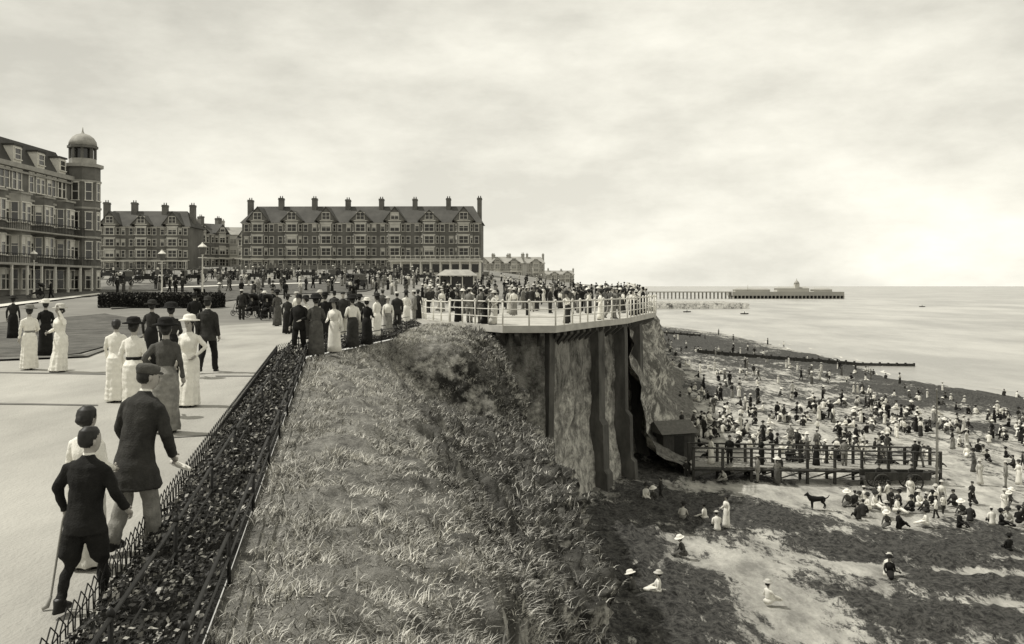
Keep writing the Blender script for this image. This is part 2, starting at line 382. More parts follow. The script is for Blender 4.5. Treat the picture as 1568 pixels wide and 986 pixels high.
def railing(name,pts,z,parent=None,step=1.25,h=1.15,r=.035,rp=.045,m='rail_white'):
    mb=MB(); P=[]
    for a,b in zip(pts[:-1],pts[1:]):
        L=math.dist(a,b); n=max(1,round(L/step))
        for i in range(n): t=i/n; P.append((a[0]+(b[0]-a[0])*t,a[1]+(b[1]-a[1])*t))
    P.append(pts[-1]); zf=z if callable(z) else (lambda x,y:z)
    for k in (1.,.68,.36): mb.tube([(x,y,zf(x,y)+h*k) for x,y in P],r if k==1 else r*.7,5,0)
    for x,y in P:
        zz=zf(x,y); mb.tube([(x,y,zz-.1),(x,y,zz+h)],rp,5,0); mb.loft([(x,y,zz+h,.05,.05),(x,y,zz+h+.06,.075,.075),(x,y,zz+h+.13,.03,.03)],6,0)
    return mk(name,mb,[m],parent)
railing('deck_railing',[(p[0],p[1]+.12) for p in SL],.56,BA)
railing('promenade_railing',[(10.4,66.9)]+[(edge(y)-.4,y) for y in (74,80,90,120,160,220)],lambda x,y:G(x,y)+.0,None,2.)
railing('promenade_railing',[(-3.35,48.9),(-4.9,52),(-5.6,56)],lambda x,y:G(x,y),None,1.3)
# ---------- beach & sea ----------
def zone(px,py,rx,ry,s=1.):
    x,y,z=loc(px,py,BZ); h=CZ-z; return (x,y,rx/F*y,ry*y*y/(F*h),s)
ZN=[zone(985,860,95,130,1.3),zone(1030,775,100,38,1.2),zone(1190,800,75,22,1.3),zone(1120,765,70,18,1.2),zone(1430,850,190,30,1.2),zone(1500,900,130,36,1.3),zone(1270,830,80,18,1.1),zone(1430,955,170,40,1.4),zone(1300,920,80,30,1.1),zone(1080,975,80,34,1.1),zone(1560,830,60,30,1.1),
    zone(1480,612,130,16,1.6),zone(1380,598,100,10,1.4),zone(1060,522,100,26,1.4),zone(1200,547,130,8,1.3),zone(1290,640,140,8,.9),zone(1500,655,110,9,1.1),zone(1150,735,120,9,.9),zone(1020,725,100,25,1.),zone(1100,600,90,14,.85),zone(1420,625,160,7,1.),zone(1200,580,120,9,.7),zone(1330,562,80,6,1.)]
LZ=[zone(1120,868,80,13,1.3),zone(1190,920,50,26,1.4),zone(1230,965,40,16,1.2),zone(1060,838,40,10,1.),zone(1330,872,45,8,1.6),zone(1350,765,240,11,1.5),zone(1490,880,60,5,1.5),zone(1400,745,160,9,1.),zone(1540,925,40,7,1.5),zone(1200,640,100,10,.6),zone(1560,860,40,4,1.2)]
xs=np.concatenate([np.linspace(-6,76,290),np.linspace(77,150,20)]); by=np.concatenate([np.linspace(2,80,255),np.geomspace(80.4,950,150)])
V=[];WD=[]
def zs_(L_,x,y):
    w=0
    for (cx,cy,rx,ry,s) in L_:
        d=((x-cx)/rx)**2+((y-cy)/ry)**2
        if d<6: w=max(w,s*math.exp(-d*.7))
    return w
for y in by:
    for x in xs:
        z=BZ(x,y); w=zs_(ZN,x,y)-zs_(LZ,x,y); t=BT(x,y)
        if y<200: w+=1.1*sst(.8,.92,t)
        wp=max(0,min(1.4,w))
        n=noise.fractal(Vector((x*.25,y*.22,0)),1,2,4); n2=noise.fractal(Vector((x*1.3,y*1.1,3)),1,2,3)
        z+=n*.15*(1 if t<.9 else .5)+(abs(n2)*(.05+.36*wp)+(wp*.1))*(1 if t<.9 else .5)
        V.append((x,y,z)); WD.append(w)
be=gridmesh('beach_sand',V,len(by),len(xs),[])
at=be.data.attributes.new('weed','FLOAT','POINT'); at.data.foreach_set('value',WD)
m,bs=newmat('beach',.8,.25); N,L,tc,nz,mth,mr,mix,bump=nodekit(m.node_tree)
av=N.new('ShaderNodeAttribute'); av.attribute_name='weed'
big=nz(.3,3,.5,(1,.55,1),rot=.4); sm=nz(1.5,11,.8,(1,.45,1),rot=.3)
f=mth('ADD',mth('MULTIPLY',av.outputs['Fac'],.27),mth('ADD',mth('MULTIPLY',big,.7),mth('MULTIPLY',sm,1.5)))
sand=mix(mr(nz(.6,10,.75,(1,.5,1)),.38,.62),.24,.58); wd=mix(mr(nz(4,9,.8),.42,.62),.01,.11)
L.new(mix(mr(f,1.13,1.24),sand,wd),bs.inputs['Base Color']); bump(nz(2.5,10,.75),1.,.22,bs)
be.data.materials.append(m)
# sea
ms,bs=newmat('sea',.3,.5); N,L,tc,nz,mth,mr,mix,bump=nodekit(ms.node_tree)
L.new(mix(mr(nz(.05,9,.7,(.6,.2,1)),.42,.62),.24,.42),bs.inputs['Base Color']); bump(nz(.3,9,.7,(.8,.3,1)),.7,.5,bs)
me=bpy.data.meshes.new('sea'); zs=SEA
me.from_pydata([(20,-200,zs),(9000,-200,zs),(9000,16000,zs),(-4000,16000,zs),(-4000,1450,zs),(20,1450,zs)],[],[(0,1,2,3,4,5)]); me.materials.append(ms); link(bpy.data.objects.new('sea',me))
mat('surf',.62,.1,1)
mb=MB()
for k,(off,wd_) in enumerate(((1.2,.25),(5,.16))):
    pr=None
    for y in np.arange(95,420,1.5):
        b=shore(y)+off+3*noise.noise(Vector((y*.05,k*7,0)))+1.2*noise.noise(Vector((y*.3,k,2)))
        w=max(0.0,wd_*(noise.noise(Vector((y*.12,k*3,5)))*3.2+.4))
        c=((b-w,y,zs+.03),(b+w,y,zs+.03))
        if pr and w>0.02: mb.add([pr[0],pr[1],c[1],c[0]],[(0,1,2,3)],0)
        pr=c
mk('surf',mb,['surf'])
def groyne(p,q,h,n):
    mb=MB(); a=Vector(p);b=Vector(q)
    for i in range(n+1):
        t=i/n;x,y=a.x+(b.x-a.x)*t,a.y+(b.y-a.y)*t; z=max(BZ(x,y),SEA-.3); mb.box(x-.15,x+.15,y-.15,y+.15,z-.5,z+h+.2+random.uniform(-.1,.1))
        if i<n:
            x2,y2=a.x+(b.x-a.x)*(i+1)/n,a.y+(b.y-a.y)*(i+1)/n; z2=max(BZ(x2,y2),SEA-.3)
            mb.add([(x,y-.06,z-.4),(x2,y2-.06,z2-.4),(x2,y2-.06,z2+h),(x,y-.06,z+h),(x,y+.06,z-.4),(x2,y2+.06,z2-.4),(x2,y2+.06,z2+h),(x,y+.06,z+h)],[(0,1,2,3),(7,6,5,4),(3,2,6,7)])
    mk('groyne',mb,['wood_dark'])
groyne((35,172),(73,166),.8,26); groyne((25,238),(50,243),.7,14)
# ---------- people ----------
ARM={'down':((.235,-.04,1.12),(.245,.05,.87)),'fwd':((.235,.0,1.12),(.15,.24,1.05)),'hip':((.31,-.06,1.16),(.17,.08,1.0)),
     'up':((.30,.05,1.25),(.13,.12,1.62)),'lean':((.23,.16,1.15),(.2,.42,1.02)),'back':((.24,-.12,1.13),(.08,-.16,.95)),'swing':((.23,.06,1.12),(.22,.2,.9)),'swingb':((.24,-.14,1.13),(.25,-.16,.88))}
def hand(mb,w,d,side,n,hi):
    w=Vector(w);d=Vector(d).normalized(); up=Vector((0,1,0)) if abs(d.y)<.8 else Vector((0,0,1))
    ac=(up-d*up.dot(d)).normalized(); nm=d.cross(ac)*side
    mb.tube([w-d*.02,w+d*.02,w+d*.06,w+d*.09],[.022,.03,.036,.03],max(n,6),0,flat=.6)
    if not hi:
        mb.tube([w+d*.08,w+d*.13,w+d*.16-nm*.02],[.03,.024,.012],5,0,flat=.6); return
    for k,(o,l) in enumerate(((-.03,.06),(-.01,.078),(.01,.082),(.03,.07))):
        b=w+d*.08+ac*o; mb.tube([b,b+d*l*.45-nm*.006,b+d*l*.8-nm*.022,b+d*l*.95-nm*.042],[.0095,.009,.0085,.006],6,0)
    b=w+d*.025+ac*.03; mb.tube([b,b+ac*.025+d*.02,b+ac*.032+d*.05-nm*.01],[.012,.011,.008],6,0)
def person(kind='w',n=8,arms=('down','down'),hat='brim',stride=0.,look=0.,lean=0.,hi=False,sit=False,head=1.,hem=.235,knick=False,armpts=None,coat=0.,sash=False):
    c=MB();e=MB()
    if kind=='w':
        if not sit:
            c.loft([(0,stride*.3,.04,hem,hem*.95,.07),(0,stride*.2,.25,hem*.93,hem*.85,.06),(0,.0,.55,.2,.175,.045),(0,-.01,.8,.195,.17,.02),(0,-.02,.93,.185,.16),(0,0,1.02,.145,.125),(0,0,1.07,.125,.105)],n*(3 if hi else 1),3,pl=11 if hi else 0)
            if sash: e.loft([(0,0,1.03,.143,.122),(0,0,1.085,.142,.12)],n*2,4)
        c.loft([(0,0,1.03,.132,.11),(0,0,1.07,.135,.11),(0,.015,1.17,.16,.135),(0,.025,1.27,.172,.146),(0,.01,1.35,.175,.122),(0,0,1.405,.15,.09),(0,0,1.44,.08,.065),(0,.005,1.47,.05,.05)],n*2 if hi else n,2)
        sh=(.155,0,1.375,.057)
    else:
        lowr=[(0,-.0,.76-coat,.2+coat*.3,.165+coat*.5,.03)] if coat else [(0,-.008,.75,.2,.16,.03)]
        c.loft(lowr+[(0,-.005,.86,.196,.155,.03),(0,0,.94,.18,.14,.02),(0,0,1.05,.165,.13),(0,.01,1.16,.182,.135),(0,.01,1.3,.205,.137),(0,0,1.38,.195,.115),(0,0,1.43,.145,.09),(0,0,1.465,.078,.07),(0,.005,1.49,.064,.062)],n*2 if hi else n,2,pl=5)
        sh=(.178,0,1.38,.066)
        if hi: e.loft([(0,.008,1.475,.056,.06),(0,.012,1.515,.054,.056)],n*2,6)
    if sit:
        if kind=='w': c.tube([(0,-.12,.9),(0,.05,.93),(0,.3,1.02),(0,.5,.95),(0,.72,.88)],[.17,.2,.17,.15,.1],n,3,flat=.7)
        else:
            for s in(-1,1): c.tube([(.09*s,0,.88),(.13*s,.38,1.08),(.11*s,.62,.84)],[.1,.075,.05],n,3)
    elif kind=='m':
        for s in(-1,1):
            st=stride*s
            kn=(.1*s,st*.45+max(0,.05*abs(stride)*3),.48); an=(.095*s,st*.85-(.08 if st<0 else 0),.09+(.05 if st<-.1 else 0))
            if knick: c.tube([(.085*s,0,.92),(.1*s,st*.2,.7),(.102*s,st*.4,.54),(kn[0],kn[1],.47),(kn[0],kn[1],.43)],[.1,.105,.1,.075,.045],n*2,3); c.tube([kn,(.098*s,(kn[1]+an[1])/2-.015,.32),(.097*s,(kn[1]*.3+an[1]*.7),.2),an],[.048,.056,.042,.034],n,3)
            else: c.tube([(.085*s,0,.9),(.098*s,st*.2,.7),kn,(.099*s,(kn[1]+an[1])/2,.28),(an[0],an[1],an[2]-.02)],[.098,.095,.082,.074,.074],n,3)
            y=an[1];z=an[2]-.09
            (c if hi else e).loft([(an[0],y+.05,z+.0,.045,.13),(an[0],y+.05,z+.035,.047,.132),(an[0],y+.02,z+.07,.042,.09),(an[0],y,z+.12,.04,.045)],n,5)
    if kind=='w' and not sit:
        for s in(-1,1): e.loft([(s*.07,.08+stride*s*.3,.0,.035,.12),(s*.07,.08+stride*s*.3,.04,.037,.12),(s*.07,.04+stride*s*.3,.1,.03,.05)],n,5)
    for k,s in enumerate((-1,1)):
        el,wr=(armpts[k] if armpts and armpts[k] else ARM[arms[k]])
        S=Vector((sh[0]*s,sh[1],sh[2]));E=Vector((el[0]*s,el[1],el[2]));Wp=Vector((wr[0]*s,wr[1],wr[2]))
        b=.92 if kind=='w' else 1.18
        c.tube([S+Vector((-.05*s,0,.0)),S+(E-S)*.15,S+(E-S)*.6,E,E+(Wp-E)*.4,Wp],[sh[3],sh[3]*1.02,.053*b,.048*b,.045*b,.035*b],n,2)
        hand(e,Wp,Wp-E,s,n,hi)
    hs=head; hz=1.53
    def H(r): return [(x*hs,y*hs+.01,hz+(z-hz)*hs,a*hs,b*hs) for x,y,z,a,b in r]
    c.tube([(0,0,1.42),(0,.012,1.5),(0,.02,1.58)],[.058,.05,.052],n,0)
    c.loft(H([(0,.03,1.515,.025,.03),(0,.025,1.535,.045,.058),(0,.018,1.575,.062,.082),(0,.01,1.63,.073,.095),(0,.005,1.68,.071,.093),(0,0,1.72,.055,.073),(0,0,1.742,.02,.03)]),n*2 if hi else n,0,rot=look)
    bun=.014 if kind=='w' else 0
    c.loft(H([(0,-.035,1.565 if not bun else 1.54,.045,.05),(0,-.03,1.6,.072+bun,.078+bun),(0,-.02,1.66,.08+bun,.092+bun),(0,-.008,1.71,.074+bun,.093),(0,0,1.748,.042,.057)]),n*2 if hi else n,1,rot=look)
    if bun: c.loft(H([(0,-.1,1.56,.03,.02),(0,-.11,1.6,.055,.045),(0,-.1,1.64,.05,.04),(0,-.08,1.67,.02,.02)]),n,1,rot=look)
    if hi:
        r=Matrix.Rotation(look,4,'Z'); e.M=r
        e.tube([(0,.115,1.645),(0,.13,1.605),(0,.113,1.595)],[.008,.014,.008],6,0)
        for s in(-1,1):
            e.loft([(s*.03,.1,1.632,.012,.008),(s*.03,.101,1.642,.012,.009),(s*.03,.1,1.648,.01,.006)],6,1)
            e.loft([(s*.074*hs,.0,1.585,.008,.012),(s*.08*hs,-.003,1.62,.012,.02),(s*.078*hs,-.005,1.645,.008,.014)],6,0)
        e.box(-.024,.024,.098,.107,1.57,1.576,1); e.M=None
    z0=hz+(1.69-hz)*hs
    def HT(r): return [(0,y,z0+z,a*hs,b*hs) for y,z,a,b in r]
    nn=n*2
    if hat=='brim': e.loft(HT([(0,-.008,.2,.19),(0,.012,.205,.2),(0,.03,.125,.125),(-.01,.07,.12,.12),(-.01,.11,.105,.105),(-.01,.13,.05,.05)]),nn,4,rot=look)
    elif hat=='big': e.loft(HT([(0,.01,.25,.23),(0,-.01,.265,.25),(0,.03,.155,.155),(-.01,.1,.15,.14),(-.01,.14,.1,.1),(-.01,.15,.04,.04)]),nn,4,rot=look)
    elif hat=='boater': e.loft(HT([(0,.01,.15,.155),(0,.02,.15,.155),(0,.024,.09,.1),(0,.09,.088,.098),(0,.095,.02,.02)]),nn,4,rot=look)
    elif hat=='bowler': e.loft(HT([(0,.01,.12,.14),(0,.02,.13,.15),(0,.02,.088,.105),(0,.07,.085,.1),(0,.11,.06,.07),(0,.12,.02,.02)]),nn,4,rot=look)
    elif hat=='cap':
        e.loft(HT([(-.005,-.035,.083,.1),(-.002,-.015,.09,.106),(.0,.012,.1,.116),(.0,.038,.098,.112),(-.005,.06,.078,.086),(-.005,.068,.03,.03)]),nn,4,rot=look)
        e.loft(HT([(.095,-.022,.055,.055),(.098,-.012,.058,.058),(.09,.0,.05,.045)]),nn,4,rot=look)
    for q in (c,e):
        V=[]
        for x,y,z in q.v:
            if lean:
                w=sst(.82,1.12,z)*lean; y2,z2=y,z-.9; y,z=y2*math.cos(w)+z2*math.sin(w), .9+z2*math.cos(w)-y2*math.sin(w)
            if sit: z-=.8
            V.append((x,y,z))
        q.v=V
    return c,e
def pm(cols):
    a,b,h=cols; hm=M['straw'] if h=='straw' else cl(h)
    return [M['skin'],M['hair'],cl(a),cl(b),hm,M['leather'],cl('white')]
def low_person(name,cols,**k):
    c,e=person(**k); c.add(e.v,[],0); o=len(c.v)-len(e.v); c.f+=[tuple(i+o for i in f) for f in e.f]; c.m+=e.m; c.s+=e.s
    return c.mesh(name,pm(cols))
def hi_person(name,cols,x,y,rot,H,vox=.013,extra=None,**k):
    z=G(x,y)+.02
    c,e=person(hi=True,n=12,**k)
    t=bpy.data.objects.new('tmp',c.mesh('tmp',[])); link(t)
    md=t.modifiers.new('r','REMESH'); md.mode='VOXEL'; md.voxel_size=vox
    dg=bpy.context.evaluated_depsgraph_get(); me=bpy.data.meshes.new_from_object(t.evaluated_get(dg)); bpy.data.objects.remove(t)
    bvh=BVHTree.FromPolygons(c.v,c.f)
    mi=[]
    for p in me.polygons:
        r=bvh.find_nearest(p.center); mi.append(c.m[r[2]])
    co=np.zeros(len(me.vertices)*3); me.vertices.foreach_get('co',co); co=co.reshape(-1,3)
    nb=[Vector(v.normal) for v in me.vertices]
    for i in range(len(co)):
        zz=co[i,2]
        if zz<1.42:
            p=Vector((co[i,0]*9,co[i,1]*9,zz*3.2)); q=Vector((co[i,0]*6,co[i,1]*6,zz*14))
            d=noise.noise(p)*.014+noise.noise(p*2.3)*.006+noise.noise(q)*.01
            co[i]+=np.array(nb[i])*d
    vs=[tuple(v) for v in co]; fs=[tuple(p.vertices) for p in me.polygons]
    b=MB(); b.v=vs;b.f=fs;b.m=mi;b.s=[True]*len(fs); o=len(b.v); b.v+=e.v; b.f+=[tuple(i+o for i in f) for f in e.f]; b.m+=e.m; b.s+=e.s
    ob=bpy.data.objects.new(name,b.mesh(name,pm(cols))); ob.location=(x,y,z); ob.rotation_euler[2]=rot; s=H/1.75; ob.scale=(s,s,s); link(ob); bpy.data.meshes.remove(me)
    return ob
rad=math.radians
hi_person('boy',('black','black','dark'),-3.27,7.0,rad(-12),1.38,kind='m',hat=None,stride=.2,head=1.1,knick=True,lean=.08,arms=('down','fwd'),armpts=(((.29,-.03,1.16),(.27,.06,.93)),((.28,.05,1.15),(.31,.2,.96))),look=rad(-15))
mb=MB(); mb.tube([(-3.45,7.09,.80),(-3.47,7.06,.68),(-3.53,7.0,.12),(-3.55,6.98,.04)],[.009,.009,.009,.012],8,0); mb.tube([(-3.53,7.0,.12),(-3.55,6.98,.05),(-3.58,6.96,.035)],[.012,.02,.014],8,0); mk('walking_stick',mb,['wood_pale'])
hi_person('man',('dark','grey','tweed'),-3.5,8.5,rad(-22),1.74,kind='m',hat='cap',stride=.14,lean=.2,coat=.16,arms=('down','lean'),armpts=(((.26,.02,1.12),(.22,.2,.9)),((.27,.08,1.1),(.17,.3,.86))),look=rad(-20))
mb=MB(); mb.M=Matrix.Translation((-3.2,8.82,.76))@Matrix.Rotation(rad(-20),4,'Z')@Matrix.Rotation(rad(14),4,'Y'); mb.loft([(0,0,-.012,.01,.01)]+[(0,0,-.01,.13,.04),(0,0,.012,.13,.04),(0,0,.02,.12,.03)],12,0,False); mb.M=None; mk('folded_newspaper',mb,['paper'])
hi_person('girl',('white','cream','dark'),-3.72,8.0,rad(-15),1.42,kind='w',hat=None,head=1.05,hem=.2,arms=('fwd','fwd'),stride=.1)
def at(px,py): x,y,z=loc(px,py); return x,y
x,y=at(254,666); hi_person('woman',('tweed','grey','black'),x,y,rad(5),1.78,kind='w',hat='brim',arms=('hip','down'),stride=.25,hem=.2)
x,y=at(205,640); hi_person('woman',('white','white','black'),x,y,rad(-8),1.7,kind='w',hat='brim',arms=('down','fwd'),stride=.2,sash=True)
x,y=at(178,618); hi_person('woman',('white','white','dark'),x,y,rad(10),1.62,kind='w',hat=None,arms=('swing','fwd'),stride=.2)
x,y=at(290,624); hi_person('woman',('white','white','white'),x,y,rad(172),1.68,kind='w',hat='brim',arms=('hip','down'),stride=.2)
x,y=at(318,572); hi_person('man',('dark','black','dark'),x,y,rad(0),1.85,kind='m',hat='bowler',arms=('down','down'),stride=.3)
x,y=at(262,580); hi_person('woman',('dark','black','black'),x,y,rad(10),1.72,kind='w',hat='big',arms=('down','fwd'),stride=.1)
x,y=at(45,568); hi_person('woman',('white','white','grey'),x,y,rad(40),1.62,kind='w',hat='brim',arms=('down','fwd'),stride=.2,sash=True)
x,y=at(92,571); hi_person('woman',('white','white','straw'),x,y,rad(150),1.66,kind='w',hat='brim',arms=('up','fwd'),stride=.2)
LW=[];LM=[];SW=[];KD=[]
for i,(cc,hh,ar) in enumerate([(('white','white','dark'),'brim',('down','fwd')),(('white','dark','black'),'big',('fwd','down')),(('cream','cream','straw'),'brim',('hip','down')),(('dark','black','dark'),'brim',('down','down')),(('grey','tweed','white'),'big',('fwd','fwd')),(('white','grey','straw'),'boater',('down','swing')),(('black','black','white'),'brim',('down','fwd')),(('tweed','tweed','black'),'big',('fwd','fwd')),(('black','black','black'),'brim',('up','fwd')),(('dark','grey','black'),'big',('swing','hip'))]):
    LW.append(low_person('woman_mesh',cc,kind='w',n=10,arms=ar,hat=hh,stride=.14*(i%3),lean=.06*(i%2)))
for i,(cc,hh,ar) in enumerate([(('dark','dark','straw'),'boater',('down','down')),(('black','black','black'),'bowler',('fwd','down')),(('tweed','grey','tweed'),'cap',('back','back')),(('grey','grey','straw'),'boater',('down','hip')),(('dark','cream','dark'),'cap',('swing','swingb'))]):
    LM.append(low_person('man_mesh',cc,kind='m',n=10,arms=ar,hat=hh,stride=.15*(i%3)))
for i,(cc,kd,hh) in enumerate([(('white','white','straw'),'w','brim'),(('dark','black','dark'),'m','cap'),(('cream','grey','dark'),'w','brim'),(('black','black','black'),'w','brim'),(('white','dark','straw'),'m','boater'),(('tweed','tweed','white'),'w','big'),(('black','black','dark'),'m','cap'),(('white','white','dark'),'w','brim')]):
    SW.append(low_person('sitting_mesh',cc,kind=kd,n=7,arms=('fwd','lean'),hat=hh,sit=True,lean=.15*(i%3)))
for cc,kd in ((('white','white','straw'),'w'),(('dark','dark','dark'),'m'),(('white','dark','dark'),'m')):
    KD.append(low_person('child_mesh',cc,kind=kd,n=7,hat='brim' if kd=='w' else 'cap',head=1.25,arms=('swing','fwd'),stride=.15))
def put(me,x,y,z,H,rot,parent,name):
    o=bpy.data.objects.new(name,me); o.location=(x,y,z); s=H/1.75; o.scale=(s*random.uniform(.94,1.06),s*random.uniform(.94,1.06),s); o.rotation_euler[2]=rot; return link(o,parent)
for (px,py,k,i,r) in [(440,512,'w',3,0),(458,546,'m',1,170),(484,546,'w',7,20),(512,541,'w',0,160),(498,522,'w',8,10),(540,534,'w',1,30),(562,529,'w',6,-20),(577,521,'w',0,60),(594,517,'w',5,190),(608,508,'m',0,20),(470,520,'w',1,100),(525,517,'m',4,200),(550,512,'w',9,0),(622,500,'w',0,0),(634,497,'m',3,90),(455,500,'w',5,150),(20,520,'w',3,20),(70,548,'w',6,30),(298,520,'m',1,20),(232,560,'w',3,0),(425,500,'w',7,40),(586,500,'m',2,0),(490,500,'w',2,200),(405,488,'w',6,180),(370,490,'m',0,0),(535,505,'w',3,0),(512,502,'m',1,40),(640,490,'w',3,0)]:
    x,y,z=loc(px,py); put((LW if k=='w' else LM)[i],x,y,z+.02,random.uniform(1.58,1.76) if k=='w' else random.uniform(1.72,1.84),rad(r),None,'woman' if k=='w' else 'man')
CR=empty('promenade_crowd')
def topedge(y): return I(y,[44,49.6,54.6,66.6,80,90,120,160,220,320],[2.1,4.5,6.9,10.5,11.2,12.6,17.5,21.5,27.5,33])-.5
def rp(): 
    if random.random()<.6: return random.choice(LW),random.uniform(1.55,1.72)
    return random.choice(LM),random.uniform(1.7,1.82)
k=0
while k<180:
    px=random.uniform(655,985); py=437+random.uniform(11,54)*random.uniform(.5,1); x,y,z=loc(px,py)
    if y>240 or x>topedge(y) or (y<49.5 and (x< -3.3+(49.5-y)*.6)): continue
    if y<76: z=.57
    me,h=rp(); put(me,x,y,z+.02,h,random.uniform(0,6.28),CR,'figure'); k+=1
for k in range(14):
    t=random.uniform(.03,.97)*(len(SL)-1); i=int(t);t-=i; a,b=SL[i],SL[i+1]; x=a[0]+(b[0]-a[0])*t; y=a[1]+(b[1]-a[1])*t+.7
    me,h=rp(); put(me,x-.1,y,.57,h,random.uniform(0,6.28),CR,'figure')
for k in range(190):
    px=random.uniform(150,660); py=random.uniform(425,462) if px>330 else random.uniform(430,452); 
    if random.random()<.55: py=random.uniform(420,430)
    x,y,z=loc(px,py)
    if y>192 : continue
    me,h=rp(); put(me,x,y,z+.05,h,random.uniform(0,6.28),CR,'figure')
for k in range(80):
    px=random.uniform(560,880); py=random.uniform(431,445); x,y,z=loc(px,py)
    if y>330 or x>topedge(y): continue
    me,h=rp(); put(me,x,y,z+.02,h,random.uniform(0,6.28),CR,'figure')
BC=empty('beach_crowd')
def bput(px,py,kind=None):
    x,y,z=loc(px,py,BZ); z+=.12
    if x<edge(max(60,y))+3 and y>60: return
    if x>shore(y)+2: return
    r=random.random() if kind is None else kind
    if r<.62: me=random.choice(SW);h=random.uniform(1.5,1.7);z+=.02
    elif r<.78: me=random.choice(KD);h=random.uniform(1.,1.35)
    elif r<.92: me=random.choice(LW);h=1.6
    else: me=random.choice(LM);h=1.7
    put(me,x,y,z,h,random.uniform(0,6.28),BC,'figure')
for k in range(95):
    gy=random.triangular(575,725,650); gx=random.uniform(1050,1595) if random.random()<.75 else random.triangular(1050,1400,1160)
    for q in range(random.randint(2,6)): bput(gx+random.gauss(0,14),gy+random.gauss(0,4.5),random.choice((None,.1)))
for k in range(90): bput(random.uniform(1040,1590),random.uniform(560,740))
for k in range(110): bput(random.uniform(1000,1340),random.uniform(500,590),random.uniform(.4,1))
for k in range(44): bput(random.uniform(1285,1590),random.uniform(770,815),random.uniform(.2,.8))
for px,py,kd in [(988,768,.1),(1012,768,.75),(1004,772,.1),(1080,800,.1),(1112,812,.8),(1098,815,.1),(1048,856,.1),(972,918,.1),(1008,916,.1),(1358,885,.1),(1362,888,.1),(1176,932,.1),(1045,800,.1),(1540,750,.95),(1560,745,.8),(1500,745,.8),(1160,742,.95),(1190,745,.8),(940,915,.1),(1480,690,.8),(1110,740,.1),(1050,735,.7),(1545,850,.1)]: bput(px,py,kd)
# ---------- dog ----------
x,y,z=loc(1252,783,BZ); mb=MB(); z+=.12
mb.tube([(-.42,0,.5),(-.3,0,.54),(0,0,.52),(.25,0,.52),(.38,0,.56),(.48,0,.66),(.54,0,.74)],[.08,.14,.14,.18,.16,.11,.085],10,0)
mb.tube([(.52,0,.76),(.6,0,.78),(.68,0,.74),(.75,0,.73)],[.08,.085,.055,.035],8,0)
for s in(-1,1):
    mb.tube([(.3,.08*s,.5),(.31,.09*s,.28),(.3,.09*s,.04),(.34,.09*s,.02)],[.085,.045,.032,.03],6,0)
    mb.tube([(-.33,.08*s,.5),(-.27,.09*s,.34),(-.41,.09*s,.2),(-.38,.09*s,.02),(-.33,.09*s,.01)],[.11,.08,.036,.03,.028],6,0)
    mb.tube([(.56,.05*s,.83),(.54,.07*s,.88),(.53,.08*s,.8)],[.03,.02,.008],5,0)
mb.tube([(-.42,0,.55),(-.56,0,.6),(-.66,0,.75)],[.04,.03,.015],6,0)
mk('dog',mb,['cloth_black'],None,(x,y,z),rad(180))
# ---------- wheels, carts, cars ----------
def wheel(mb,x,y,z,r,m,w=.04,sp=10,ms=None):
    mb.tube([(x,y+r*math.cos(a),z+r*math.sin(a)) for a in [2*math.pi*i/18 for i in range(18)]],w,5,m,closed=True)
    for i in range(sp):
        a=2*math.pi*i/sp; mb.tube([(x,y,z),(x,y+r*math.cos(a),z+r*math.sin(a))],w*.4,4,m if ms is None else ms)
    mb.tube([(x-.08,y,z),(x+.08,y,z)],w*1.5,6,m)
def car(px,py,rot,x=None):
    x,y,z=loc(px,py); P=empty('vintage_car',(x,y,z+.1),rot)
    mb=MB(); mb.prism([(-.75,-1.3),(.75,-1.3),(.75,.5),(.45,.7),(.4,1.7),(-.4,1.7),(-.45,.7),(-.75,.5)],.5,1.05,0); mb.box(-.7,.7,-1.3,-.9,1.05,1.45,0); mb.box(-.68,.68,-.2,.1,1.05,1.35,0)
    mb.loft([(0,1.2,1.0,.38,.5),(0,1.2,1.12,.3,.48),(0,1.2,1.16,.1,.3)],10,0)
    mb.box(-.95,-.76,-1.2,1.6,.5,.56,0); mb.box(.76,.95,-1.2,1.6,.5,.56,0); mk('body',mb,['car_paint'],P)
    mb=MB(); 
    for sx in(-.72,.72):
        for yy_ in(-1.1,1.35): wheel(mb,sx,yy_,.42,.4,0,.05)
    mk('wheels',mb,['tyre'],P)
    mb=MB(); mb.add([(-.75,-1.5,1.95),(.75,-1.5,1.95),(.75,.3,2.05),(-.75,.3,2.05),(-.75,-1.5,1.88),(.75,-1.5,1.88),(.75,.3,1.98),(-.75,.3,1.98)],[(0,1,2,3),(7,6,5,4),(0,4,5,1),(2,6,7,3),(1,5,6,2),(3,7,4,0)]); mb.box(-.75,.75,-1.55,-1.48,1.2,1.9)
    for sx in(-.72,.72): mb.box(sx-.02,sx+.02,.25,.29,1,2)
    mk('hood',mb,['canvas'],P)
for px,py,r in [(352,428,80),(392,430,95),(470,427,90),(497,434,60),(520,425,95),(545,431,90),(590,430,85),(618,427,92),(568,424,88),(440,424,90),(415,423,85),(185,438,70),(225,434,90),(268,436,95),(300,432,85),(650,431,90),(545,444,30),(165,428,90),(205,427,95),(250,426,85),(325,424,90)]: car(px,py,rad(r))
